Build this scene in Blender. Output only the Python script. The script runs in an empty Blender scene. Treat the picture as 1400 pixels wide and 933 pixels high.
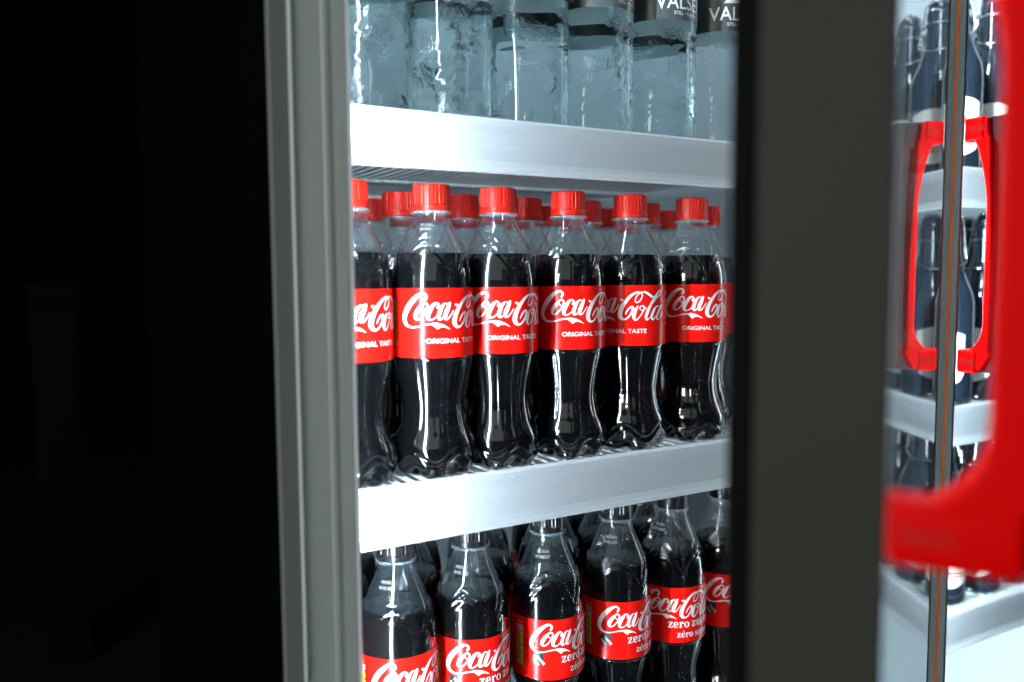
import bpy, bmesh, math, random
from mathutils import Vector, Matrix
random.seed(7)
sc = bpy.context.scene
COL = sc.collection
R = math.radians
CAMZ = 1.30                      # the lens is 1.30 m above the floor

# ------------------------------------------------------------------ camera
F_PX, AZ, PITCH, ROLL = 1143.0, R(60.18), R(4.51), R(-0.37)
cd = bpy.data.cameras.new('camera'); cam = bpy.data.objects.new('camera', cd); COL.objects.link(cam)
Fw = Vector((math.cos(AZ)*math.cos(PITCH), math.sin(AZ)*math.cos(PITCH), -math.sin(PITCH)))
Rt = Vector((math.sin(AZ), -math.cos(AZ), 0)); Up = Rt.cross(Fw)
R2 = Rt*math.cos(ROLL)+Up*math.sin(ROLL); U2 = Up*math.cos(ROLL)-Rt*math.sin(ROLL)
cam.matrix_world = Matrix(((R2.x, U2.x, -Fw.x, 0), (R2.y, U2.y, -Fw.y, 0), (R2.z, U2.z, -Fw.z, CAMZ), (0, 0, 0, 1)))
cd.sensor_width = 36; cd.lens = 36*F_PX/1400; cd.clip_start = .01; cd.clip_end = 100
cd.dof.use_dof = True; cd.dof.focus_distance = .70; cd.dof.aperture_fstop = 3.6
sc.camera = cam

# ------------------------------------------------------------------ world (a dark shop: no daylight), exposure, renderer
w = bpy.data.worlds.new('World'); sc.world = w; w.use_nodes = True
w.node_tree.nodes['Background'].inputs[0].default_value = (.5, .6, .55, 1)
w.node_tree.nodes['Background'].inputs[1].default_value = .0005
sc.view_settings.view_transform = 'Standard'; sc.view_settings.look = 'None'
sc.view_settings.gamma = 1; sc.view_settings.use_curve_mapping = False
sc.view_settings.exposure = 0
sc.render.engine = 'CYCLES'
cy = sc.cycles
cy.use_denoising = True; cy.denoiser = 'OPENIMAGEDENOISE'
cy.max_bounces = 14; cy.transmission_bounces = 12; cy.glossy_bounces = 6; cy.transparent_max_bounces = 40; cy.diffuse_bounces = 4
cy.caustics_reflective = True; cy.caustics_refractive = True; cy.blur_glossy = .3
cy.sample_clamp_indirect = 12; cy.use_adaptive_sampling = False

# weak fill added for the room's ambient light, unseen behind the camera
ld = bpy.data.lights.new('ambient_fill', 'AREA'); ld.shape = 'RECTANGLE'; ld.size = 2.0; ld.size_y = 1.2
ld.energy = 3.4; ld.color = (.90, 1, .90)
lo = bpy.data.objects.new('ambient_fill', ld); COL.objects.link(lo)
lo.location = (-.95, -.95, 2.05)
lo.rotation_euler = (Vector((.35, .45, 1.25))-lo.location).to_track_quat('-Z', 'Y').to_euler()

# an added fill light far to the side, out of view: it reaches the door edge and the handles, the fridge's own side keeps it off the bottles
l2 = bpy.data.lights.new('side_fill', 'AREA'); l2.shape = 'RECTANGLE'; l2.size = 1.0; l2.size_y = .8; l2.energy = 46; l2.color = (1, 1, .93)
lo2 = bpy.data.objects.new('side_fill', l2); COL.objects.link(lo2); lo2.location = (-2.5, -.40, 1.75)
lo2.rotation_euler = (Vector((.35, .2, 1.25))-lo2.location).to_track_quat('-Z', 'Y').to_euler()

LED = 235.0                         # radiance of the fridge light bars
LEDC = (.74, .89, 1.0)

# ------------------------------------------------------------------ materials
def mat(name): 
    m = bpy.data.materials.new(name); m.use_nodes = True; return m, m.node_tree.nodes, m.node_tree.links
def pbr(name, col, rough=.5, metal=0, coat=0, spec=.5, bump=None, var=None):
    m, n, l = mat(name); b = n['Principled BSDF']
    b.inputs['Base Color'].default_value = (*col, 1); b.inputs['Roughness'].default_value = rough
    b.inputs['Metallic'].default_value = metal; b.inputs['Coat Weight'].default_value = coat; b.inputs['Coat Roughness'].default_value = .04
    b.inputs['Specular IOR Level'].default_value = spec
    if bump or var:
        tc = n.new('ShaderNodeTexCoord'); mp = n.new('ShaderNodeMapping'); l.new(tc.outputs['Object'], mp.inputs[0])
        nz = n.new('ShaderNodeTexNoise'); l.new(mp.outputs[0], nz.inputs['Vector'])
        sx, scale, strength = bump if bump else ((1, 1, 1), 60, 0)
        mp.inputs['Scale'].default_value = sx; nz.inputs['Scale'].default_value = scale; nz.inputs['Detail'].default_value = 5
        if strength:
            bp = n.new('ShaderNodeBump'); bp.inputs['Strength'].default_value = strength; bp.inputs['Distance'].default_value = .001
            l.new(nz.outputs['Fac'], bp.inputs['Height']); l.new(bp.outputs[0], b.inputs['Normal'])
        if var:
            mr = n.new('ShaderNodeMapRange'); l.new(nz.outputs['Fac'], mr.inputs[0])
            mr.inputs[1].default_value = .3; mr.inputs[2].default_value = .7
            mr.inputs[3].default_value = max(0, rough-var); mr.inputs[4].default_value = rough+var
            l.new(mr.outputs[0], b.inputs['Roughness'])
    return m
def emit(name, col, s):
    m, n, l = mat(name); b = n['Principled BSDF']
    b.inputs['Base Color'].default_value = (.8, .8, .8, 1)
    b.inputs['Emission Color'].default_value = (*col, 1); b.inputs['Emission Strength'].default_value = s
    return m
def thin_clear(name, haze=.03, rough=.03, ior=1.5, tint=(1, 1, 1), bump=0, bscale=300, hazecol=(.60, .78, .90)):
    """a thin clear wall: fresnel mirror over a straight see-through film, with a little surface haze"""
    m, n, l = mat(name); n.remove(n['Principled BSDF']); out = n['Material Output']
    tr = n.new('ShaderNodeBsdfTransparent'); tr.inputs[0].default_value = (*tint, 1)
    di = n.new('ShaderNodeBsdfDiffuse'); di.inputs[0].default_value = (*hazecol, 1)
    gl = n.new('ShaderNodeBsdfGlossy'); gl.inputs[0].default_value = (1, 1, 1, 1); gl.inputs['Roughness'].default_value = rough
    lw = n.new('ShaderNodeLayerWeight'); lw.inputs[0].default_value = .5      # Schlick's curve, the same from both sides of the film
    pw = n.new('ShaderNodeMath'); pw.operation = 'POWER'; pw.inputs[1].default_value = 5; l.new(lw.outputs['Facing'], pw.inputs[0])
    f0 = ((ior-1)/(ior+1))**2
    fr = n.new('ShaderNodeMath'); fr.operation = 'MULTIPLY_ADD'; fr.inputs[1].default_value = 1-f0; fr.inputs[2].default_value = f0; l.new(pw.outputs[0], fr.inputs[0])
    mx = n.new('ShaderNodeMixShader'); mx.inputs[0].default_value = haze
    my = n.new('ShaderNodeMixShader')
    l.new(tr.outputs[0], mx.inputs[1]); l.new(di.outputs[0], mx.inputs[2])
    l.new(fr.outputs[0], my.inputs[0]); l.new(mx.outputs[0], my.inputs[1]); l.new(gl.outputs[0], my.inputs[2])
    l.new(my.outputs[0], out.inputs[0])
    if bump:
        tc = n.new('ShaderNodeTexCoord'); nz = n.new('ShaderNodeTexNoise'); l.new(tc.outputs['Object'], nz.inputs['Vector'])
        nz.inputs['Scale'].default_value = bscale; nz.inputs['Detail'].default_value = 3
        bp = n.new('ShaderNodeBump'); bp.inputs['Strength'].default_value = bump; bp.inputs['Distance'].default_value = .0006
        l.new(nz.outputs['Fac'], bp.inputs['Height'])
        l.new(bp.outputs[0], gl.inputs['Normal']); l.new(bp.outputs[0], lw.inputs['Normal'])
    return m

M = {}
M['jamb'] = pbr('grey_painted_frame', (.42, .46, .45), .42, bump=((1, 1, .05), 90, .05))
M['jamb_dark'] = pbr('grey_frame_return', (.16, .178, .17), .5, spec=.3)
M['bead'] = pbr('pale_frame_bead', (.80, .86, .90), .3)
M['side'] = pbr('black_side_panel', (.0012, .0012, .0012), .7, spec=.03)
M['liner'] = pbr('grey_liner', (.30, .34, .355), .45)
M['liner_white'] = pbr('white_liner', (.72, .78, .80), .4)
M['stile'] = pbr('dark_grey_door_profile', (.040, .0425, .0385), .65, spec=.14, bump=((1, 1, 1), 900, .15))
M['gasket'] = pbr('black_rubber', (.003, .003, .003), .8, spec=.1)
M['rail'] = pbr('pale_price_rail', (.415, .445, .47), .33, spec=.45, bump=((.03, 1, 1), 400, .05), var=.06)
def wear(m, lo, hi, specks=900, streak=55):
    """scuffs drawn out along the rail and stuck specks of dust"""
    n, l = m.node_tree.nodes, m.node_tree.links; b = n['Principled BSDF']
    tc = n.new('ShaderNodeTexCoord'); mp = n.new('ShaderNodeMapping'); mp.inputs['Scale'].default_value = (.12, 1, 1); l.new(tc.outputs['Object'], mp.inputs[0])
    a = n.new('ShaderNodeTexNoise'); a.inputs['Scale'].default_value = streak; a.inputs['Detail'].default_value = 8; a.inputs['Roughness'].default_value = .7; l.new(mp.outputs[0], a.inputs['Vector'])
    r1 = n.new('ShaderNodeMapRange'); r1.inputs[1].default_value = .35; r1.inputs[2].default_value = .65; l.new(a.outputs['Fac'], r1.inputs[0])
    v = n.new('ShaderNodeTexNoise'); v.inputs['Scale'].default_value = specks; v.inputs['Detail'].default_value = 0; l.new(tc.outputs['Object'], v.inputs['Vector'])
    r2 = n.new('ShaderNodeMapRange'); r2.inputs[1].default_value = .80; r2.inputs[2].default_value = .85; l.new(v.outputs['Fac'], r2.inputs[0])
    m1 = n.new('ShaderNodeMixRGB'); m1.inputs[1].default_value = (*lo, 1); m1.inputs[2].default_value = (*hi, 1); l.new(r1.outputs[0], m1.inputs[0])
    m2 = n.new('ShaderNodeMixRGB'); m2.inputs[2].default_value = (.66, .68, .69, 1); l.new(r2.outputs[0], m2.inputs[0]); l.new(m1.outputs[0], m2.inputs[1])
    l.new(m2.outputs[0], b.inputs['Base Color'])
wear(M['rail'], (.385, .415, .44), (.415, .445, .47))
M['wire'] = pbr('coated_wire', (.50, .54, .55), .35)
M['red_plastic'] = pbr('red_cap_plastic', (.58, .013, .005), .38, spec=.35, bump=((1, 1, 1), 300, .03))
M['black_plastic'] = pbr('black_cap_plastic', (.012, .012, .013), .25)
M['handle_red'] = pbr('red_handle_plastic', (.85, .0008, .0008), .55, spec=.06)
M['handle_black'] = pbr('dark_handle_plastic', (.42, .001, .001), .5, spec=.06)
M['handle_dark'] = pbr('black_handle_plastic', (.012, .014, .014), .4)
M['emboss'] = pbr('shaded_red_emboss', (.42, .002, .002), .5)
M['label_red'] = pbr('red_label_film', (.68, .0065, .0035), .22, spec=.25, bump=((1, 1, 1), 120, .03))
M['print_white'] = pbr('white_print', (.80, .80, .80), .3, spec=.4)
M['print_black'] = pbr('black_print', (.010, .010, .011), .3)
M['print_green'] = pbr('green_print', (.45, .80, .03), .35)
M['print_grey'] = pbr('grey_print', (.45, .42, .42), .35)
M['cola'] = pbr('cola_liquid', (.0018, .0019, .0023), .12, spec=.5)
M['pet_mist'] = thin_clear('misted_inside_of_bottle', haze=.020, rough=.12, ior=1.2, bump=.4, bscale=700)
M['pet'] = thin_clear('clear_bottle_plastic', haze=.001, rough=.028, ior=1.57, bump=.10, bscale=90)
M['pet_ring'] = thin_clear('clear_neck_plastic', haze=.22, rough=.1, ior=1.57)
M['orange'] = pbr('orange_gap_reflection', (.95, .20, .05), .35)  # red reflection in the hinge gap, put in as colour
M['stile_lightened'] = pbr('lightened_door_profile', (.075, .08, .074), .6, spec=.2)  # same profile, colour lightened where the open door shades it
M['led'] = emit('led_diffuser', LEDC, LED)
M['led_b'] = emit('led_diffuser_side', LEDC, LED*.05)
M['fill_top'] = emit('top_fill_glow', LEDC, 108)  # glow of the added overhead fill
M['led_n'] = emit('led_diffuser_neighbour', LEDC, LED*2.3)
M['led_housing'] = pbr('white_lamp_housing', (.7, .72, .73), .4)
M['label_grey'] = pbr('slate_label_film', (.060, .072, .076), .3, bump=((1, 1, 1), 150, .03))
M['label_back'] = pbr('white_label_back', (.70, .75, .76), .5)
M['floor'] = pbr('dark_floor', (.01, .01, .01), .7)
M['beer_glass'] = pbr('dark_brown_glass', (.010, .016, .026), .06, spec=.6)
M['ceramic'] = pbr('white_ceramic', (.75, .74, .70), .2)
M['steel'] = pbr('wire_steel', (.6, .62, .64), .25, metal=1)
M['label_cream'] = pbr('cream_paper_label', (.74, .72, .66), .55)
M['print_red'] = pbr('red_print', (.6, .03, .02), .4)
M['glass'] = thin_clear('door_glass', haze=.0, rough=.0, ior=1.9, tint=(.93, .96, .95))
M['glass_clear'] = thin_clear('neighbour_door_glass', haze=.0, rough=.0, ior=1.35, tint=(.97, .985, .98))
M['water_cap'] = pbr('slate_cap', (.05, .06, .065), .35)
M['dim_green'] = pbr('dark_green_paint', (.0035, .0075, .003), .7, spec=.05)

# water: refracting, faintly teal, with patches of hammered relief moulded into the wall
m, n, l = mat('water_in_clear_bottle'); n.remove(n['Principled BSDF'])
gl = n.new('ShaderNodeBsdfGlass'); gl.inputs['Color'].default_value = (.935, .986, .992, 1); gl.inputs['IOR'].default_value = 1.34; gl.inputs['Roughness'].default_value = .01
tc = n.new('ShaderNodeTexCoord')
nz = n.new('ShaderNodeTexNoise'); nz.inputs['Scale'].default_value = 560; nz.inputs['Detail'].default_value = 2
mk = n.new('ShaderNodeTexNoise'); mk.inputs['Scale'].default_value = 34; mk.inputs['Detail'].default_value = 2
l.new(tc.outputs['Object'], nz.inputs['Vector']); l.new(tc.outputs['Object'], mk.inputs['Vector'])
rp = n.new('ShaderNodeMapRange'); rp.inputs[1].default_value = .56; rp.inputs[2].default_value = .66; l.new(mk.outputs['Fac'], rp.inputs[0])
ml = n.new('ShaderNodeMath'); ml.operation = 'MULTIPLY'; l.new(nz.outputs['Fac'], ml.inputs[0]); l.new(rp.outputs[0], ml.inputs[1])
bp = n.new('ShaderNodeBump'); bp.inputs['Strength'].default_value = 1.0; bp.inputs['Distance'].default_value = .0014
l.new(ml.outputs[0], bp.inputs['Height']); l.new(bp.outputs[0], gl.inputs['Normal']); l.new(gl.outputs[0], n['Material Output'].inputs[0])
M['water'] = m

# ------------------------------------------------------------------ helpers
def link(name, me, parent=None):
    o = bpy.data.objects.new(name, me); COL.objects.link(o)
    if parent: o.parent = parent
    return o
def empty(name, loc=(0, 0, 0), rz=0, parent=None):
    o = link(name, None, parent); o.location = loc; o.rotation_euler = (0, 0, rz); o.empty_display_size = .05
    return o
def tag(o, label=None, cat=None, group=None, kind=None):
    if label: o['label'] = label
    if cat: o['category'] = cat
    if group: o['group'] = group
    if kind: o['kind'] = kind
    return o
def to_obj(name, bm, m, parent=None, smooth=False):
    me = bpy.data.meshes.new(name); bm.to_mesh(me); bm.free(); me.materials.append(M[m])
    if smooth: me.polygons.foreach_set('use_smooth', [True]*len(me.polygons))
    return link(name, me, parent)
def pyd(name, v, f, m, parent=None, smooth=False):
    me = bpy.data.meshes.new(name); me.from_pydata(v, [], f); me.update(); me.materials.append(M[m])
    if smooth: me.polygons.foreach_set('use_smooth', [True]*len(me.polygons))
    return link(name, me, parent)
def add_box(bm, x0, x1, y0, y1, z0, z1, bev=0, seg=2):
    r = bmesh.ops.create_cube(bm, size=1)
    bmesh.ops.transform(bm, matrix=Matrix.Translation(((x0+x1)/2, (y0+y1)/2, (z0+z1)/2)) @ Matrix.Diagonal((x1-x0, y1-y0, z1-z0, 1)), verts=r['verts'])
    if bev:
        es = list({e for v in r['verts'] for e in v.link_edges})
        bmesh.ops.bevel(bm, geom=es, offset=bev, segments=seg, profile=.5, affect='EDGES')
def box(name, dims, m, parent=None, bev=0):
    bm = bmesh.new(); add_box(bm, *dims, bev=bev); return to_obj(name, bm, m, parent)
def prism(name, poly, a0, a1, m, parent=None, axis='z', bev=0, smooth=False):
    """a closed 2-D outline pushed along an axis; z: (x,y) outline, x: (y,z) outline"""
    bm = bmesh.new(); n_ = len(poly)
    def P(p, a): return (p[0], p[1], a) if axis == 'z' else ((a, p[0], p[1]) if axis == 'x' else (p[0], a, p[1]))
    A = [bm.verts.new(P(p, a0)) for p in poly]; B = [bm.verts.new(P(p, a1)) for p in poly]
    for i in range(n_): bm.faces.new((A[i], A[(i+1) % n_], B[(i+1) % n_], B[i]))
    bm.faces.new(A[::-1]); bm.faces.new(B)
    bmesh.ops.recalc_face_normals(bm, faces=bm.faces)
    if bev: bmesh.ops.bevel(bm, geom=[e for e in bm.edges if e.calc_face_angle(0) > .3], offset=bev, segments=2, profile=.5, affect='EDGES')
    return to_obj(name, bm, m, parent, smooth)
def tube_geo(pts, r, seg=8):
    v, f = [], []; n_ = len(pts); pts = [Vector(p) for p in pts]; ref = None
    for i, p in enumerate(pts):
        d = (pts[min(i+1, n_-1)]-pts[max(i-1, 0)]).normalized()
        if ref is None: ref = d.orthogonal().normalized()
        ref = (ref-d*ref.dot(d)).normalized(); q = d.cross(ref)
        for k in range(seg):
            a = 2*math.pi*k/seg; v.append(tuple(p+(ref*math.cos(a)+q*math.sin(a))*r))
    for i in range(n_-1):
        for k in range(seg): f.append((i*seg+k, i*seg+(k+1) % seg, (i+1)*seg+(k+1) % seg, (i+1)*seg+k))
    f.append(tuple(range(seg))[::-1]); f.append(tuple(range((n_-1)*seg, n_*seg)))
    return v, f
def tubes(name, list_of, m, parent=None):
    V, Fc = [], []
    for pts, r, seg in list_of:
        v, f = tube_geo(pts, r, seg); k = len(V); V += v; Fc += [tuple(i+k for i in q) for q in f]
    return pyd(name, V, Fc, m, parent, True)
def interp(tab, z):
    """smooth monotone-ish curve through (z, r) pairs"""
    if z <= tab[0][0]: return tab[0][1]
    for i in range(len(tab)-1):
        if z <= tab[i+1][0]:
            (z0, r0), (z1, r1) = tab[i], tab[i+1]
            def sl(k):
                if k <= 0 or k >= len(tab)-1: 
                    a = tab[max(k-1, 0)]; b = tab[min(k+1, len(tab)-1)]
                else: a, b = tab[k-1], tab[k+1]
                return (b[1]-a[1])/max(b[0]-a[0], 1e-9)
            h = z1-z0; t = (z-z0)/h; m0, m1 = sl(i)*h, sl(i+1)*h
            if abs(r1-r0) < 1e-6: m0 = m1 = 0
            return (2*t**3-3*t*t+1)*r0+(t**3-2*t*t+t)*m0+(-2*t**3+3*t*t)*r1+(t**3-t*t)*m1
    return tab[-1][1]
def lathe(name, zs, rf, m, parent=None, seg=96, cap0=True, cap1=False):
    """rings at heights zs (mm) with radius rf(z, theta) (mm); theta 0 faces -Y and grows to +X"""
    v, f = [], []
    for z in zs:
        for k in range(seg):
            t = 2*math.pi*k/seg; r = rf(z, t)*.001
            v.append((r*math.sin(t), -r*math.cos(t), z*.001))
    for i in range(len(zs)-1):
        for k in range(seg): f.append((i*seg+k, i*seg+(k+1) % seg, (i+1)*seg+(k+1) % seg, (i+1)*seg+k))
    if cap0:
        c = len(v); v.append((0, 0, zs[0]*.001+.002)); f += [(c, (k+1) % seg, k) for k in range(seg)]
    if cap1:
        c = len(v); v.append((0, 0, zs[-1]*.001)); b = (len(zs)-1)*seg; f += [(c, b+k, b+(k+1) % seg) for k in range(seg)]
    return pyd(name, v, f, m, parent, True)
def frange(a, b, st):
    n_ = max(1, round((b-a)/st)); return [a+(b-a)*i/n_ for i in range(n_+1)]

# ------------------------------------------------------------------ flat lettering as outlines in millimetres, wrapped on a cylinder later
def spline(pts, n_=7):
    out = []
    P = [pts[0]]+list(pts)+[pts[-1]]
    for i in range(1, len(P)-2):
        a, b, c, d = P[i-1], P[i], P[i+1], P[i+2]
        for k in range(n_):
            t = k/n_
            out.append(tuple(.5*((2*b[j])+(-a[j]+c[j])*t+(2*a[j]-5*b[j]+4*c[j]-d[j])*t*t+(-a[j]+3*b[j]-3*c[j]+d[j])*t**3) for j in range(3)))
    out.append(tuple(pts[-1])); return out
class Flat:
    """a pile of flat faces (u, v, lift)"""
    def __init__(s): s.v, s.f, s.k = [], [], 0
    def stroke(s, pts, n_=7, sharp=False):
        q = [tuple(p) for p in pts] if sharp else spline(pts, n_)
        s.k += 1; lift = .004*s.k; b = len(s.v)
        L = len(q)
        for i, (x, y, wd) in enumerate(q):
            a, c = q[max(i-1, 0)], q[min(i+1, L-1)]
            dx, dy = c[0]-a[0], c[1]-a[1]; d = math.hypot(dx, dy) or 1
            nx, ny = -dy/d*wd/2, dx/d*wd/2
            s.v += [(x+nx, y+ny, lift), (x-nx, y-ny, lift)]
        for i in range(L-1): s.f.append((b+2*i, b+2*i+1, b+2*i+3, b+2*i+2))
        for e in (0, L-1):                       # round ends
            if sharp: continue
            x, y, wd = q[e]; s.disc(x, y, wd/2, wd/2, 10, lift)
    def disc(s, x, y, rx, ry, n_=14, lift=None):
        if lift is None: s.k += 1; lift = .004*s.k
        b = len(s.v)
        s.v += [(x+rx*math.cos(2*math.pi*i/n_), y+ry*math.sin(2*math.pi*i/n_), lift+.002) for i in range(n_)]
        s.f.append(tuple(range(b, b+n_)))
    def poly(s, pts):
        s.k += 1; b = len(s.v); s.v += [(x, y, .004*s.k) for x, y in pts]; s.f.append(tuple(range(b, b+len(pts))))
    def ring(s, cx, cy, rx, ry, wx, wy, n_=22):      # oval letter with thick sides and thin top
        s.k += 1; b = len(s.v)
        for i in range(n_):
            a = 2*math.pi*i/n_; c, d = math.cos(a), math.sin(a)
            s.v += [(cx+rx*c, cy+ry*d, .004*s.k), (cx+(rx-wx)*c, cy+(ry-wy)*d, .004*s.k)]
        for i in range(n_):
            j = (i+1) % n_; s.f.append((b+2*i, b+2*i+1, b+2*j+1, b+2*j))
    def text(s, body, size, x, y, bold=0, align='LEFT', rot=0, sx=1):
        cu = bpy.data.curves.new('t', 'FONT'); cu.body = body; cu.size = size; cu.offset = bold; cu.align_x = align; cu.resolution_u = 3
        ob = bpy.data.objects.new('t', cu); COL.objects.link(ob)
        me = bpy.data.meshes.new_from_object(ob.evaluated_get(bpy.context.evaluated_depsgraph_get()))
        s.k += 1; b = len(s.v); ca, sa = math.cos(rot), math.sin(rot)
        s.v += [(x+v.co.x*sx*ca-v.co.y*sa, y+v.co.x*sx*sa+v.co.y*ca, .004*s.k) for v in me.vertices]
        s.f += [tuple(b+i for i in p.vertices) for p in me.polygons]
        W = max((v.co.x for v in me.vertices), default=0)*sx
        bpy.data.objects.remove(ob); bpy.data.curves.remove(cu); bpy.data.meshes.remove(me)
        return W
    def bm(s, step=None):
        bm = bmesh.new(); vs = [bm.verts.new(p) for p in s.v]
        for f in s.f:
            try: bm.faces.new([vs[i] for i in f])
            except ValueError: pass
        bmesh.ops.triangulate(bm, faces=[f for f in bm.faces if len(f.verts) > 4])
        if step:
            lo = min(p[0] for p in s.v); hi = max(p[0] for p in s.v); x = math.ceil(lo/step)*step
            while x < hi:
                bmesh.ops.bisect_plane(bm, geom=bm.verts[:]+bm.edges[:]+bm.faces[:], plane_co=(x, 0, 0), plane_no=(1, 0, 0)); x += step
        return bm
    def wrap(s, name, r_mm, m, parent, rfun=None, step=1.6):
        """u runs round the bottle, v up (mm)"""
        bm = s.bm(step)
        for v in bm.verts:
            u, z, lf = v.co; r = (rfun(z) if rfun else r_mm)+.06+lf; t = u/r_mm
            v.co = (r*.001*math.sin(t), -r*.001*math.cos(t), z*.001)
        for f in bm.faces:
            c = f.calc_center_median()
            if f.normal.dot(Vector((c.x, c.y, 0))) < 0: f.normal_flip()
        return to_obj(name, bm, m, parent)

# the flowing script: centre lines with pen widths, traced from two bottles that face the lens squarely, unrolled from the cylinder
def _a(x, y, wd): t = math.asin(max(-1, min(1, (x-335)/372))); return (t*31.5, -(y+.04*(x-335)-122)*.0847, wd*.0847)
def _b(x, y, wd): t = math.asin(max(-1, min(1, (x-997)/358)))+R(46.1); return (t*31.5, -(y+33+.04*(x-997)-122)*.0847, wd*.0847)
SCRIPT_A = [
    [(272, 226, 22), (283, 203, 20), (272, 182, 17), (243, 178, 22), (195, 207, 36), (140, 270, 48), (100, 345, 48), (88, 410, 42), (108, 456, 28), (150, 475, 16), (205, 468, 11), (262, 450, 12), (318, 440, 12)],
    [(258, 262, 11), (222, 300, 32), (192, 350, 38), (184, 385, 30), (200, 402, 17), (230, 388, 11), (266, 345, 12), (290, 298, 15), (287, 266, 14), (262, 257, 11), (245, 282, 8), (253, 308, 8), (282, 316, 9), (312, 300, 9)],
    [(382, 292, 25), (390, 270, 16), (372, 255, 14), (346, 268, 26), (318, 308, 36), (296, 355, 38), (294, 390, 28), (314, 404, 15), (348, 390, 10), (388, 350, 8)],
    [(470, 262, 9), (445, 256, 12), (418, 284, 26), (396, 335, 34), (388, 375, 32), (398, 396, 20), (422, 384, 11), (452, 340, 8)],
    [(486, 252, 22), (468, 300, 36), (448, 352, 38), (444, 384, 28), (462, 393, 13), (490, 364, 9), (516, 318, 9)],
]
SCRIPT_B = [
    [(958, 384, 9), (972, 352, 14), (1000, 318, 14), (1024, 310, 20), (1028, 340, 26), (1006, 388, 18), (965, 432, 14), (928, 436, 28), (904, 402, 44), (914, 340, 44), (948, 272, 36), (1000, 206, 28), (1052, 168, 20), (1092, 160, 14), (1116, 178, 11), (1114, 212, 11), (1088, 252, 11), (1060, 264, 11), (1050, 238, 10), (1072, 190, 9), (1108, 160, 12), (1150, 158, 20), (1190, 184, 26), (1226, 206, 20), (1262, 202, 16), (1290, 178, 10)],
    [(1078, 300, 10), (1056, 336, 30), (1040, 388, 36), (1040, 424, 26), (1058, 440, 15), (1088, 414, 10), (1124, 354, 11), (1138, 314, 13), (1122, 296, 12), (1098, 308, 8), (1098, 334, 8), (1128, 338, 9), (1158, 312, 8)],
    [(1160, 340, 8), (1212, 276, 8), (1258, 212, 9), (1290, 166, 10), (1296, 142, 10), (1278, 146, 14), (1244, 198, 24), (1204, 276, 32), (1168, 362, 34), (1156, 410, 28), (1164, 436, 15), (1190, 416, 10), (1214, 376, 8)],
    [(1284, 300, 9), (1262, 296, 12), (1236, 328, 28), (1214, 382, 32), (1210, 416, 26), (1222, 434, 14), (1246, 408, 10), (1274, 348, 8)],
    [(1298, 292, 18), (1280, 342, 30), (1262, 396, 30), (1262, 426, 20), (1278, 430, 11), (1298, 396, 8), (1312, 356, 7)],
]
def script(F, sx=1, dx=0, dz=0):
    def put(p): return (p[0]*sx+dx, p[1]*sx+dz, p[2]*sx)
    for s_ in SCRIPT_A: F.stroke([put(_a(*p)) for p in s_])
    for s_ in SCRIPT_B: F.stroke([put(_b(*p)) for p in s_])
    up = [(300, 437), (330, 430), (365, 427), (400, 433), (430, 443), (460, 460), (488, 483)]
    dn = [(300, 447), (325, 446), (350, 462), (378, 486), (402, 466), (440, 464), (488, 483)]
    for i in range(len(up)-1):
        q = [put(_a(*p, 0))[:2] for p in (up[i], up[i+1], dn[i+1], dn[i])]
        F.poly(q if q[1] != q[2] else [q[0], q[1], q[3]])
    F.poly([put(_a(*p, 0))[:2] for p in ((527, 264), (538, 253), (560, 259), (551, 281))])

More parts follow.
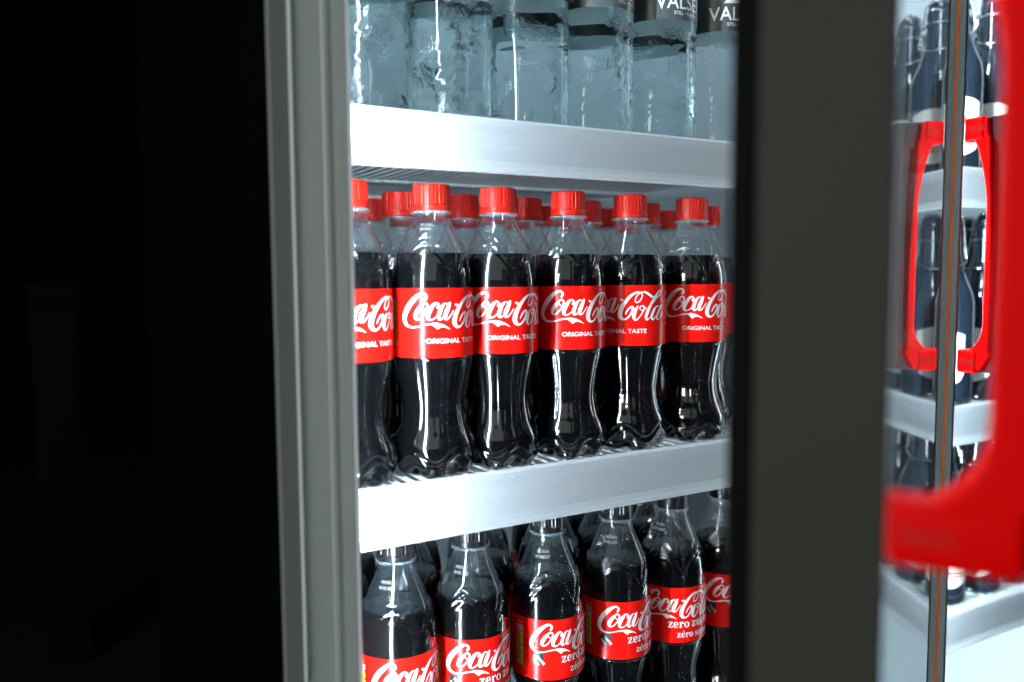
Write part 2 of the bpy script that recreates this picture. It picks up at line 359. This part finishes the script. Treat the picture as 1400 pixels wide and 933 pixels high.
# a small slab-serif alphabet for the second lines (x-height 1, pen widths relative)
def slab(F, word, x, y, h, T=.27, t=.11):
    def S(pts): F.stroke([(x+px*h, y+py*h, w_*h) for px, py, w_ in pts], sharp=True)
    def C(pts): F.stroke([(x+px*h, y+py*h, w_*h) for px, py, w_ in pts])
    for ch in word:
        if ch == ' ': x += .42*h; continue
        if ch == 'z':
            S([(.05, .94, t), (.82, .94, t)]); S([(.70, .94, T*.9), (.16, .06, T*.9)]); S([(.04, .06, t), (.84, .06, t)]); S([(.09, .98, t), (.09, .70, t*.8)]); S([(.80, .02, t), (.80, .32, t*.8)]); ad = .96
        elif ch in 'eé':
            C([(.16, .52, t), (.78, .52, t*.9)]); C([(.74, .54, T*.8), (.70, .82, T*.6), (.48, .97, t), (.24, .86, T*.8), (.16, .52, T), (.24, .18, T*.85), (.50, .03, t*1.1), (.78, .20, t*.8)])
            if ch == 'é': S([(.40, 1.16, t), (.62, 1.42, T*.8)])
            ad = .98
        elif ch == 'r':
            S([(.26, 0, T), (.26, .98, T)]); S([(.02, .05, t), (.54, .05, t)]); S([(.02, .94, t), (.30, .94, t)]); C([(.34, .66, t*.8), (.48, .90, t*1.2), (.64, .92, T*.8), (.68, .80, T)]); ad = .84
        elif ch == 'o': F.ring(x+.50*h, y+.5*h, .47*h, .52*h, T*h, t*h); ad = 1.06
        elif ch == 'u':
            S([(.24, 1.0, T), (.24, .3, T)]); C([(.24, .34, T), (.30, .10, T*.8), (.50, .04, t*1.2), (.72, .22, t)]); S([(.78, 1.0, T), (.78, 0, T)]); S([(.02, .95, t), (.28, .95, t)]); S([(.56, .95, t), (.80, .95, t)]); S([(.78, .05, t), (1.02, .05, t)]); ad = 1.10
        elif ch == 'c':
            C([(.70, .72, T), (.64, .90, t*1.3), (.46, .97, t), (.24, .84, T*.8), (.16, .5, T), (.24, .18, T*.85), (.48, .03, t*1.1), (.74, .20, t*.8)]); ad = .90
        elif ch == 'k':
            S([(.26, 0, T), (.26, 1.42, T)]); S([(.02, 1.38, t), (.30, 1.38, t)]); S([(.02, .05, t), (.50, .05, t)]); S([(.36, .42, t), (.78, .94, t)]); S([(.60, .94, t), (.98, .94, t)]); S([(.46, .60, T*.9), (.86, .05, T)]); S([(.62, .05, t), (1.06, .05, t)]); ad = 1.10
        elif ch == 's':
            C([(.66, .72, t*.9), (.60, .90, t), (.40, .97, t), (.18, .84, T*.8), (.24, .62, T), (.50, .48, T), (.66, .28, T*.9), (.52, .06, t), (.30, .03, t), (.10, .14, t), (.08, .32, t*.9)]); ad = .82
        x += ad*h
    return x

# ------------------------------------------------------------------ the bottles: one of each kind is modelled, the rest are copies
def copy_tree(o, parent=None):
    c = o.copy(); COL.objects.link(c); c.parent = parent
    for ch in list(o.children): copy_tree(ch, c)
    return c
def cap(parent, z0, h, r, m, ribs=60):
    prof = [(0, r*.985), (.2, r), (4.2, r), (4.5, r*.975), (5.0, r*.975), (5.3, r*.992), (h-1.8, r*.965), (h-.7, r*.94), (h-.15, r*.86), (h, r*.6)]
    zs = sorted(set([p[0] for p in prof]+frange(0, h, .8)))
    def rf(z, t):
        rr = r
        for i in range(len(prof)-1):
            if prof[i][0] <= z <= prof[i+1][0]:
                a, b = prof[i], prof[i+1]; rr = a[1]+(b[1]-a[1])*(z-a[0])/(b[0]-a[0]+1e-9); break
        if 5.2 < z < h-1.2: rr += .42*(1 if (math.sin(t*ribs*.5) > 0) else -.35)*(.55+.45*math.sin(5*t))
        return rr
    c = lathe('cap', zs, rf, m, parent, seg=180, cap0=False, cap1=True); c.location.z = z0*.001
    for p in c.data.polygons: p.use_smooth = False
    c.data.polygons.foreach_set('use_smooth', [abs(p.center.z*1000-2.2) < 2.0 or p.center.z*1000 > h-1.0 for p in c.data.polygons])
    return c

ZL0, ZL1 = 92.5, 145.0           # label band of both cola bottles (mm)
def cola_bottle(kind):
    zero = kind == 'zero'
    H = 234 if zero else 224
    neck = H-19.5
    low = [(0, 24), (3, 28.5), (9, 31.6), (16, 32.4), (24, 32.3), (31, 30.0), (40, 26.2), (52, 24.2), (64, 25.4), (78, 28.2), (88, 30.6), (ZL0, 31.4), (ZL1, 31.4)]
    up = ([(154, 31.2), (166, 29.4), (178, 26.0), (188, 21.8), (198, 17.4), (206, 14.2), (210, 13.2), (neck, 13.0)] if zero else
          [(152, 31.2), (160, 29.9), (170, 27.0), (180, 22.6), (190, 17.6), (196, 14.6), (200, 13.2), (neck, 12.9)])
    tab = low+up; level = 174.0 if zero else 171.0
    def rf(z, t):
        r = interp(tab, z)
        if z < 26:                                              # five moulded feet
            k = (1-z/26)**1.3; lobe = (.5-.5*math.cos(5*t))**2
            r -= 9.5*k*lobe*(1 if z > 1 else 1)
            r += .9*math.exp(-((z-(8+11*math.sqrt(lobe+1e-6)))/1.3)**2)
            r -= .8*math.exp(-((z-(12.5+11*math.sqrt(lobe+1e-6)))/1.5)**2)
        if 32 < z < 90:                                         # long upright flutes
            e = min(1, (z-32)/5, (90-z)/5); a = (t*10/(2*math.pi)+.25) % 1-.5
            r -= e*(.45*math.exp(-(abs(a)-.17)**2/.0022)-.2*math.exp(-a*a/.02))
        if z > ZL1+3 and z < neck-8:                            # arched ribbons round the shoulder
            s_ = abs(math.cos(2*t+.4)); za = ZL1+7+27*s_**.8
            r += 1.1*math.exp(-((z-za)/1.3)**2)-.8*math.exp(-((z-za-3.4)/1.6)**2)+.5*math.exp(-((z-za+6.5)/1.5)**2)
        if ZL0-2.5 < z < ZL0: r += .35
        return r
    zs = sorted(set(frange(0, 32, 1.0)+frange(32, ZL0, 2.5)+[ZL0, ZL0-2.5, ZL0-2.4]+frange(ZL0, ZL1, 13)+frange(ZL1, neck-8, 1.0)+frange(neck-8, neck, 2)))
    root = empty('zero_sugar_cola_bottle' if zero else 'cola_bottle')
    lathe('bottle_wall', zs, rf, 'pet', root, seg=150, cap0=True)
    lz = [z for z in zs if 1 < z < level]+[level]
    lathe('cola', lz, lambda z, t: rf(z, t)-.45, 'cola', root, seg=150, cap0=True, cap1=True)
    lathe('mist', [z for z in zs if z > level+1], lambda z, t: rf(z, t)-.4, 'pet_mist', root, seg=72, cap0=False)
    lathe('neck_ring', [neck-3.6, neck-3.2, neck-2.4, neck-1.8, neck-1.7, neck+.5], lambda z, t: 15.9 if neck-3.3 < z < neck-1.75 else 13.1, 'pet_ring', root, seg=64, cap0=False)
    lathe('neck_finish', [neck-1.6, neck+15], lambda z, t: 12.6, 'pet_ring', root, seg=48, cap0=False)
    cap(root, neck-1.2, 20.4, 14.9, 'black_plastic' if zero else 'red_plastic')
    lab = lathe('label', [ZL0+.3]+frange(ZL0+5, ZL1-5, 10)+[ZL1-.3], lambda z, t: 31.72, 'label_red', root, seg=128, cap0=False)
    RL = 31.78
    F = Flat(); script(F, .96 if zero else 1.0, 0, ZL1-(.0 if zero else .0))
    if zero:
        slab(F, 'zero zucker', 4, ZL1-37.6, 5.4); slab(F, 'zéro sucre', 12.5, ZL1-46.8, 4.2)
    else:
        F.text('ORIGINAL TASTE', 5.0, -5.4, ZL1-41.2, bold=.035, sx=1.19)
    F.wrap('lettering', RL, 'print_white', lab)
    # traffic-light nutrition panel at the seam side, repeated on the far side
    Gg, Wg, Kg = Flat(), Flat(), Flat()
    for u0 in (-34.0,):
        for i in range(6):
            zc = ZL1-10.5-i*6.0
            Wg.poly([(u0-4.6, zc-2.4), (u0-.6, zc-2.4), (u0-.6, zc+2.4), (u0-4.6, zc+2.4)])
            Kg.text('%s' % ('%', 'kJ', 'g', '<1', '0g', '3')[i], 2.6, u0-3.9, zc-.9)
            if i: 
                Gg.poly([(u0+a*1.9+1.7, zc+b*2.6) for a, b in ((-.9, -.6), (-.5, -1), (.5, -1), (.9, -.6), (.9, .6), (.5, 1), (-.5, 1), (-.9, .6))])
                Kg.text(('9', '0', '0', '4', '1', '0')[i], 2.6, u0+1.0, zc-.9, bold=.05)
            else: Wg.poly([(u0, zc-2.4), (u0+3.4, zc-2.4), (u0+3.4, zc+2.4), (u0, zc+2.4)])
        Wg.text('100 ml', 2.4, u0-3.6, ZL1-6.2)
    Wg.wrap('nutrition_panel', RL, 'print_grey', lab); Gg.wrap('nutrition_mark', RL, 'print_green', lab)
    Kg.wrap('nutrition_figure', RL+.2, 'print_black', lab)
    # the far side: small print and the script again
    Bk = Flat()
    for i, (tx, sz) in enumerate((('500 ml', 4.2), ('330 kJ 100 ml', 2.2), ('e 500 ml PET', 2.2), ('CH DE FR IT', 2.2), ('5 449000 131805', 2.0), ('100% rPET', 2.2))):
        Bk.text(tx, sz, 66, ZL1-9-i*5.2)
    Bk.wrap('small_print', RL, 'print_white', lab)
    if zero:
        Bd = Flat(); u0, v0 = -16.0, ZL1-28.2
        Bd.poly([(u0+4.6, v0-.3), (u0+5.4, v0-5.6), (u0-.4, v0-13.4), (u0-6.8, v0-8.6), (u0-4.2, v0-2.2), (u0-.8, v0-.9)])
        Bd.wrap('badge', RL+.12, 'print_black', lab, step=1.2)
        Bt = Flat(); Bt.text('new', 3.6, u0-4.6, v0-7.0, bold=.06, rot=R(-47)); Bt.text('TASTE', 3.2, u0-1.6, v0-4.4, bold=.05, rot=R(-47))
        Bt.wrap('badge_lettering', RL+.3, 'print_white', lab)
        Dt = Flat(); Dt.text('04J1362N', 3.1, -16, 197.5); Dt.text('08 02 2027', 3.1, -17, 193.4)
        Dt.wrap('date_code', 20.5, 'print_grey', root, rfun=lambda z: interp(tab, z)+.1)
    else:
        Dt = Flat(); Dt.text('26.11.26', 2.6, -9, 191.5); Dt.text('1B 0943', 2.6, -9, 188.0)
        Dt.wrap('date_code', 17.5, 'print_grey', root, rfun=lambda z: interp(tab, z)+.1)
    return root

def water_bottle():
    H = 232; root = empty('water_bottle'); RB = 33.0
    tab = [(0, 26), (2, 30.2), (6, 32.4), (10, RB), (150, RB), (168, 31.5), (184, 27), (198, 20), (208, 14.5), (212, 13)]
    rnd = random.Random(3); ridges = [(rnd.uniform(0, 2*math.pi), rnd.uniform(-1, 1), rnd.uniform(16, 92)) for _ in range(8)]
    def rf(z, t):
        r = interp(tab, z)
        if 8 < z < 104:
            e = min(1, (z-8)/6, (104-z)/6)
            for t0, s_, zc in ridges:                          # slanting creases and facets pressed into the wall
                dt = (t-t0+math.pi) % (2*math.pi)-math.pi
                d = (z-zc)-s_*26*dt
                g = math.exp(-(dt/.62)**2)
                r += e*g*(-.45*math.exp(-(d/2.0)**2)+.32*math.exp(-((d-5)/2.6)**2))
            r -= e*.35*(.5+.5*math.cos(6*t+z*.05))
        if z < 9:
            r -= 4.5*(1-z/9)*(.5-.5*math.cos(6*t))**2
        if 9.5 < z < 12: r -= .5
        return r
    zs = sorted(set(frange(0, 14, 1.0)+frange(14, 106, 1.6)+frange(106, 206, 7)))
    lathe('water', zs, rf, 'water', root, seg=120, cap0=True, cap1=True)
    lathe('bottle_neck', [206, 209, 212, 216], lambda z, t: interp(tab, z), 'pet', root, seg=48, cap0=False)
    c = cap(root, 213, 18, 14.6, 'water_cap')
    ZB, ZT = 108.0, 160.0
    lab = lathe('label', [ZB]+frange(ZB+6, ZT-12, 8)+[148], lambda z, t: RB+.32, 'label_grey', root, seg=96, cap0=False)
    lathe('label_back', [ZB, ZB+20, 148], lambda z, t: RB+.12, 'label_back', root, seg=96, cap0=False)
    F = Flat()
    F.text('VALSER', 16.8, -1, ZB+9.2, bold=.16, sx=.95); F.text('STILL • PLATE • NATURALE', 4.0, 15, ZB+4.3, bold=.06)
    F.poly([(12, ZB+24), (22, ZB+34), (27, ZB+30), (33, ZB+38), (46, ZB+24)])
    F.text('500 ml', 6.0, -40, ZB+5.2)
    for i in range(4): F.poly([(-36+6*k, ZB+12+i*4) for k in (0,)]+[(-24, ZB+12+i*4), (-24, ZB+14.6+i*4), (-36, ZB+14.6+i*4)])
    F.wrap('lettering', RB+.4, 'print_white', lab)
    return root

def swing_bottle():
    root = empty('swing_top_bottle')
    tab = [(0, 27), (2, 30), (8, 31), (110, 31), (128, 29), (146, 22), (164, 16.5), (196, 13.5), (204, 14.2), (210, 13.4)]
    lathe('glass', frange(0, 210, 3), lambda z, t: interp(tab, z), 'beer_glass', root, seg=48, cap0=True, cap1=True)
    lathe('stopper', [211, 213, 218, 222, 224], lambda z, t: {211: 12, 213: 13, 218: 12, 222: 8, 224: 4}.get(z, 10), 'beer_glass', root, seg=24, cap0=True, cap1=True)
    wires = []
    for s_ in (-1, 1):
        wires.append(([(s_*.0155, 0, .192), (s_*.020, -.006, .180), (s_*.021, -.008, .165), (s_*.018, -.004, .178), (s_*.017, 0, .200), (s_*.015, 0, .216), (s_*.006, 0, .2255), (0, 0, .226)], .0011, 6))
    wires.append(([(.0150*math.cos(a), .0150*math.sin(a), .193) for a in [2*math.pi*i/20 for i in range(21)]], .0011, 6))
    wires.append(([(-.021, -.008, .166), (-.012, -.0235, .158), (.012, -.0235, .158), (.021, -.008, .166)], .0011, 6))
    tubes('wire_bail', wires, 'steel', root)
    F = Flat()
    F.poly([(-26+0, 82)]+[(-26, 38)]+[(-26+52*i/12, 32-10*math.sin(math.pi*i/12)) for i in range(1, 12)]+[(26, 38), (26, 82)]+[(26-52*i/12, 82+6*math.sin(math.pi*i/12)) for i in range(1, 12)])
    lab = F.wrap('label', 31.1, 'label_cream', root)
    F = Flat()
    for z in (36, 40): F.poly([(-16, z), (16, z), (16, z+1.6), (-16, z+1.6)])
    F.disc(0, 62, 9, 7, 20); F.wrap('label_print', 31.4, 'print_red', lab)
    return root

ZS_MID, ZS_UP, ZS_LOW = CAMZ-.1540, CAMZ+.1085, CAMZ-.4320   # shelf surfaces
proto = {}
ORD = ['first', 'second', 'third', 'fourth', 'fifth', 'sixth', 'seventh', 'eighth']
def place(maker, key, x, y, z, face, label, cat, group):
    if key not in proto: proto[key] = o = maker()
    else: o = copy_tree(proto[key])
    o.location = (x, y, z); o.rotation_euler = (0, 0, math.atan2(y, x)-math.pi/2+R(face))
    tag(o, label, cat, group); return o

# ------------------------------------------------------------------ setting
fl = box('floor', (-6, 6, -4, 8, -.05, 0), 'floor'); tag(fl, kind='structure')

# ------------------------------------------------------------------ fridges
XL0, XL1, XR0, XR1 = .124, .1685, .700, .712        # left wall, partition side
YF, YB = .495, 1.08
ZB_, ZT_ = .10, 2.02
def light_bar(parent, x, y, face, m='led'):
    """a vertical light bar: white housing with a half-round lit diffuser turned towards face (+1: +X, -1: -X)"""
    e = empty('light_bar', (x, y, 0), 0, parent)
    box('housing', (-.002, .0015, -.010, .010, ZB_+.10, ZT_-.12), 'led_housing', e)
    pts = [(face*(.0022+.0040*math.cos(a)), .0040*math.sin(a)) for a in [R(-90+180*i/8) for i in range(9)]]
    prism('diffuser', pts, ZB_+.12, ZT_-.14, m, e)
    return e

def added_top_fill(parent, x0, x1, y, z):  # unseen overhead bar, added to brighten the water bottles and the neighbouring fridge
    e = empty('light_bar', ((x0+x1)/2, y, z), 0, parent); h = (x1-x0)/2
    box('housing', (-h, h, -.012, .012, -.004, .004), 'led_housing', e)
    prism('diffuser', [(.0105*math.cos(a), -.0042-.008*math.sin(a)) for a in [R(180*i/8) for i in range(9)]], -h+.01, h-.01, 'fill_top', e, axis='x')
fr = empty('beverage_fridge', (0, 0, 0))
tag(fr, 'open beverage fridge with pale grey frame, three bottle shelves and door ajar', 'fridge')
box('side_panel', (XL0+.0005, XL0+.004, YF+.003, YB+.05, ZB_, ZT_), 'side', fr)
box('side_wall', (XL0+.0045, XL1, YF+.003, YB+.05, ZB_, ZT_), 'liner', fr)
# profiled front of the left wall: outer return, seam, flat face, stepped lip, bead
prism('outer_return', [(XL0-.001, YF+.002), (XL0+.0005, YF-.001), (XL0+.0105, YF-.0015), (XL0+.0105, YF+.002)], ZB_, ZT_, 'jamb_dark', fr)
prism('seam_strip', [(XL0+.0107, YF+.002), (XL0+.0107, YF-.0026), (XL0+.0119, YF-.0030), (XL0+.0125, YF-.0022), (XL0+.0125, YF+.002)], ZB_, ZT_, 'bead', fr)
prism('frame_face', [(XL0+.0128, YF+.002), (XL0+.0128, YF-.0012), (XL0+.0300, YF-.0020), (XL0+.0312, YF-.0028), (XL0+.0335, YF-.0030), (XL0+.0345, YF-.0022), (XL0+.0368, YF-.0022), (XL0+.0368, YF+.002)], ZB_, ZT_, 'jamb', fr)
prism('frame_lip', [(XL0+.0371, YF+.002), (XL0+.0371, YF-.0036), (XL0+.0440, YF-.0042), (XL0+.0443, YF+.002)], ZB_, ZT_, 'jamb', fr)
prism('frame_bead', [(XL0+.0444, YF+.003), (XL0+.0444, YF-.0040), (XL0+.0462, YF-.0044), (XL0+.0476, YF-.0026), (XL0+.0476, YF+.003)], ZB_, ZT_, 'bead', fr)  # LED light along this edge is put into the pale colour
box('partition_wall', (XR0, XR1, YF+.001, YB, ZB_, ZT_), 'liner', fr)
box('back_wall', (XL1+.0005, XR0-.0005, YB+.002, YB+.05, ZB_+.02, ZT_-.02), 'liner', fr)
box('cabinet_floor', (XL1+.001, XR0-.001, YF+.004, YB, ZB_, ZB_+.05), 'liner', fr)
box('cabinet_top', (XL1+.001, XR0-.001, YF+.004, YB, ZT_-.05, ZT_), 'liner', fr)
light_bar(fr, XL1+.0022, YF+.018, 1)
light_bar(fr, XR0-.0045, YF+.042, -1, 'led_b')
added_top_fill(fr, XL1+.03, XR0-.03, .74, ZT_-.055)

fb = empty('beverage_fridge', (0, 0, 0))
tag(fb, 'closed glass-door fridge of swing-top bottles standing beside the open fridge', 'fridge')
BX0, BX1 = .718, 1.30
box('side_wall', (BX0-.004, BX0+.006, YF+.003, YB+.05, ZB_, ZT_), 'liner_white', fb)
box('side_wall', (BX1, BX1+.04, YF+.001, YB+.05, ZB_, ZT_), 'liner_white', fb)
box('back_wall', (BX0+.0065, BX1-.0005, YB+.002, YB+.05, ZB_, ZT_), 'liner_white', fb)
box('cabinet_floor', (BX0+.007, BX1-.001, YF+.004, YB, ZB_, CAMZ-.86), 'liner_white', fb)
box('cabinet_top', (BX0+.007, BX1-.001, YF+.004, YB, ZT_-.05, ZT_), 'liner_white', fb)
light_bar(fb, BX0+.0095, YF+.028, 1, 'led_n')
added_top_fill(fb, BX0+.03, BX1-.03, YF+.03, ZT_-.055)

# ---- doors: local x runs from the free edge to the hinge, -y is outwards
HB, HT = -.0890, .1350
def handle_profile():
    inn, out = [], []
    zb, zt = HB+.0195, HT-.0195; L = zt-zb
    it = [(0, .0125), (.012, .0155), (.03, .0195), (.055, .0232), (.09, .0259), (.14, .0268), (.25, .0266), (.42, .0268), (.6, .0268), (.74, .0258), (.86, .0210), (.95, .0155), (1, .0105)]
    for i in range(41):
        k = i/40; inn.append((interp(it, k), zb+L*k))
    ot = [(0, .0425), (.3, .0428), (.5, .0418), (.7, .0402), (.85, .0380), (1, .0365)]
    for i in range(21):
        k = i/20; out.append((interp(ot, k), zb+L*k))
    return inn, out
def door(fridge, F, phi, W, gl, edge='stile', hs=1.0, plate='handle_black'):
    d = empty('door', (F[0], F[1], 0), phi, fridge)
    z0, z1 = ZB_+.06, ZT_-.04
    bm = bmesh.new()
    add_box(bm, .0, .0034, -.0003, .040, z0, z1, bev=.0008); to_obj('edge_profile', bm, edge, d)
    box('edge_profile', (W-.0065, W, .0042, .040, z0, z1), 'stile', d)
    box('bottom_profile', (.0036, W-.0066, .0042, .040, z0, z0+.02), 'stile', d)
    box('top_profile', (.0036, W-.0066, .0042, .040, z1-.02, z1), 'stile', d)
    box('glass_pane', (.0036, W-.0004, 0, .0040, z0, z1), gl, d)
    box('gasket', (.0004, .0060, .0402, .0486, z0+.01, z1-.01), 'gasket', d, bev=.0015)
    # bottle-outline handle: red inner loop with two mounts, black outer plate
    inn, out = handle_profile()
    y = lambda p: -p
    inn = [(p*hs, z) for p, z in inn]; out = [((p-(0 if hs == 1 else .0075))*hs, z) for p, z in out]
    body = [(-.0002, HB+.002), (.0215, HB+.002), (.030, HB+.0165)]+out+[(.0215, HT-.0165), (.0200, HT-.002), (-.0002, HT-.002), (-.0002, HT-.0195)]+inn[::-1]+[(-.0002, HB+.0195)]
    V, Fc = [], []
    # build the loop as a strip of quads between an inner and an outer edge so it stays clean, then give it thickness
    rows = [((-.0002, HB), (.0405, HB)), ((-.0002, HB+.0175), (.0412, HB+.0175))]
    bm = bmesh.new(); x0, x1 = .0035, .0215
    poly = [bm.verts.new((x0, -p-.0001, CAMZ+z)) for p, z in body if True]
    # remove doubles along the outline
    f = bm.faces.new(poly)
    r = bmesh.ops.extrude_face_region(bm, geom=[f])
    bmesh.ops.translate(bm, verts=[v for v in r['geom'] if isinstance(v, bmesh.types.BMVert)], vec=(x1-x0, 0, 0))
    bmesh.ops.remove_doubles(bm, verts=bm.verts, dist=1e-5)
    bmesh.ops.recalc_face_normals(bm, faces=bm.faces)
    es = [e for e in bm.edges if len(e.link_faces) == 2 and abs(e.verts[0].co.x-e.verts[1].co.x) < 1e-6]
    bmesh.ops.bevel(bm, geom=es, offset=.0022, segments=3, profile=.5, affect='EDGES', clamp_overlap=True)
    hd = to_obj('handle', bm, 'handle_red', d)
    for zc in (HB, HT-.0195):
        bm = bmesh.new(); add_box(bm, x0-.0016, x1-.004, (-.0375 if hs == 1 else -.0225*hs), -.0003, CAMZ+zc-.0006, CAMZ+zc+.0195, bev=.0030, seg=4)
        to_obj('handle_mount', bm, 'handle_red', d, True)
    # rings moulded where the loop meets the mounts
    pl = [(.012, HB-.001), (.052, HB+.001), (.0555, HB+.010), (.0565, HB+.05), (.0545, HT-.06), (.053, HT-.012), (.050, HT-.001), (.0120, HT+.0005), (.013, HT-.019), (.033, HT-.024), (.036, HT-.08), (.036, HB+.06), (.034, HB+.030), (.012, HB+.0190)]
    pp = prism('handle_back', [(-p*hs, CAMZ+z) for p, z in pl], .0105, .0235, plate, d, axis='x', bev=.0012)
    for zc in (HB+.0098, HT-.0098):
        Fm = Flat(); script(Fm, .19, 0, 0)
        bm = Fm.bm()
        us = [v.co.x for v in bm.verts]; vs = [v.co.y for v in bm.verts]; cu, cv = (min(us)+max(us))/2, (min(vs)+max(vs))/2
        for v in bm.verts: v.co = (x0-.0018-v.co.z*.0003, -.0115-(v.co.x-cu)*.001, CAMZ+zc+(v.co.y-cv)*.001)
        to_obj('handle_lettering', bm, 'emboss', d)
    return d
PHI = R(31.1); DW = .579
Pfree = (.716-.578*math.cos(PHI), .458-.578*math.sin(PHI))
door(fr, Pfree, PHI, DW, 'glass')
dB = door(fb, (BX0, .4522), 0, BX1+.035-BX0, 'glass_clear', 'stile_lightened', .80, 'handle_dark')
box('gap_reflection_strip', (-.0006, -.0001, .0056, .0070, ZB_+.06, ZT_-.04), 'orange', dB)  # thin strip coloured as the handle's reflection in the hinge gap

# ---- shelves
def shelf(x0, x1, zs, ztop, zbot, label, back=YB-.02, wires=True):
    s_ = empty('wire_shelf', ((x0+x1)/2, .56, zs)); tag(s_, label, 'shelf', 'wire shelves of the fridges')
    cx = (x0+x1)/2
    L = []
    n_ = int((x1-x0-.01)/.0115)
    for i in range(n_+1):
        x = x0+.006+(x1-x0-.012)*i/n_-cx
        L.append(([(x, .003, -.0022), (x, back-.56, -.0022)], .0018, 6))
    g = tubes('wire_grid', L, 'wire', s_); g['kind'] = 'stuff'
    for y in (.018, .16, .31, back-.575):
        t_ = tubes('cross_bar', [([(x0+.004-cx, y, -.0072), (x1-.004-cx, y, -.0072)], .0030, 8)], 'wire', s_)
    zt, zb = ztop-zs, zbot-zs
    # price rail: rounded top edge, slightly hollow face, rolled lower lip
    pr = [(-.0040, zt-.001), (-.0065, zt), (-.0088, zt-.0004), (-.0102, zt-.0022), (-.0106, zt-.006), (-.0098, zt-.011), (-.0094, zt-.020), (-.0098, zb+.009), (-.0108, zb+.0050), (-.0118, zb+.0030), (-.0122, zb+.0012), (-.0112, zb), (-.0090, zb), (-.0072, zb+.002), (-.0068, zb+.010), (-.0064, zt-.010), (-.0050, zt-.006), (-.0040, zt-.005)]
    prism('price_rail', pr, x0-cx, x1-cx, 'rail', s_, axis='x', bev=0)
    tr = tubes('front_bar', [([(x0+.004-cx, -.0020, zb+.016), (x1-.004-cx, -.0020, zb+.016)], .0028, 8)], 'wire', s_)
    return s_
RX = .192
shelf(RX, XR0-.003, ZS_UP, CAMZ+.116, CAMZ+.0752, 'upper shelf with blank pale rail carrying the water bottles')
shelf(RX, XR0-.003, ZS_MID, CAMZ-.149, CAMZ-.193, 'middle shelf with blank pale rail carrying the red-capped cola bottles')
shelf(RX, XR0-.003, ZS_LOW, CAMZ-.426, CAMZ-.469, 'low shelf carrying the black-capped cola bottles')
for z, nm in ((ZS_UP, 'upper shelf with white rail in the neighbouring fridge of swing-top bottles'), (ZS_MID, 'middle shelf with white rail in the neighbouring fridge of swing-top bottles'), (CAMZ-.392, 'low shelf with white rail in the neighbouring fridge of swing-top bottles')):
    shelf(BX0+.022, BX1-.004, z, z+.006, z-.038, nm)

# ---- bottles standing in the open fridge: front row x from the photograph, then rows straight behind
front = [.2030, .2700, .3290, .3965, .4625, .5340]
faces = [-3, 0, -8, 0, -46, -4]
SP = .0660
for row in range(4):
    for c in range(7):
        if c == 6 and row == 0: continue
        x = front[c] if c < 6 else .6120
        if row and c < 6: x += random.uniform(-.0018, .0018)
        fc = faces[c] if row == 0 else random.uniform(0, 360)
        rowname = ['front row', 'second row', 'third row', 'fourth row'][row]
        place(lambda: cola_bottle('classic'), 'cola', x, .595+row*SP, ZS_MID, -fc if False else fc,
              'red-capped cola bottle in the %s of the middle shelf, %s from the left post' % (rowname, ORD[c]), 'bottle', 'red-capped cola bottles')
zx = [.2380, .3030, .3780, .4520, .5180, .5850]
zf = [4, 4, 14, 12, -13, 7]
for row in range(3):
    for c in range(6):
        fc = zf[c] if row == 0 else random.uniform(0, 360)
        rowname = ['front row', 'second row', 'third row'][row]
        place(lambda: cola_bottle('zero'), 'zero', zx[c]-(.030 if row % 2 else 0), .600+row*.0655, ZS_LOW, fc,
              'black-capped cola bottle in the %s of the low shelf, %s from the left post' % (rowname, ORD[c]), 'bottle', 'black-capped cola bottles')
wx = [.2180, .2890, .3590, .4250, .4950, .5670]
wf = [-30, -20, 40, 10, -3, -14]
for row in range(2):
    for c in range(6):
        fc = wf[c] if row == 0 else random.uniform(0, 360)
        place(water_bottle, 'water', wx[c], .597+row*.0685, ZS_UP, fc,
              'clear water bottle in the %s of the upper shelf, %s from the left post' % (['front row', 'second row'][row], ORD[c]), 'bottle', 'clear water bottles')
# ---- bottles in the neighbouring fridge
for k, (z, nm) in enumerate(((ZS_UP, 'upper'), (ZS_MID, 'middle'), (CAMZ-.392, 'low'))):
    for row in range(2):
        for c in range(6):
            place(swing_bottle, 'swing', BX0+.070+c*.073+random.uniform(-.002, .002), .600+row*.068, z, random.uniform(-30, 30),
                  'dark swing-top bottle in the %s row of the neighbouring %s shelf, %s from the partition' % (['front', 'back'][row], nm, ORD[c]), 'bottle', 'swing-top bottles')

# ---- something dim standing far back in the dark room
bn = empty('storage_bin', (.06, 3.2, 0)); tag(bn, 'dim dark green bin standing far back in the dark beside the open fridge', 'bin')
box('bin_body', (-.07, .07, -.10, .10, 0, 1.215), 'dim_green', bn, bev=.01)
box('bin_lid', (-.075, .075, -.105, .105, 1.2155, 1.29), 'dim_green', bn, bev=.015)
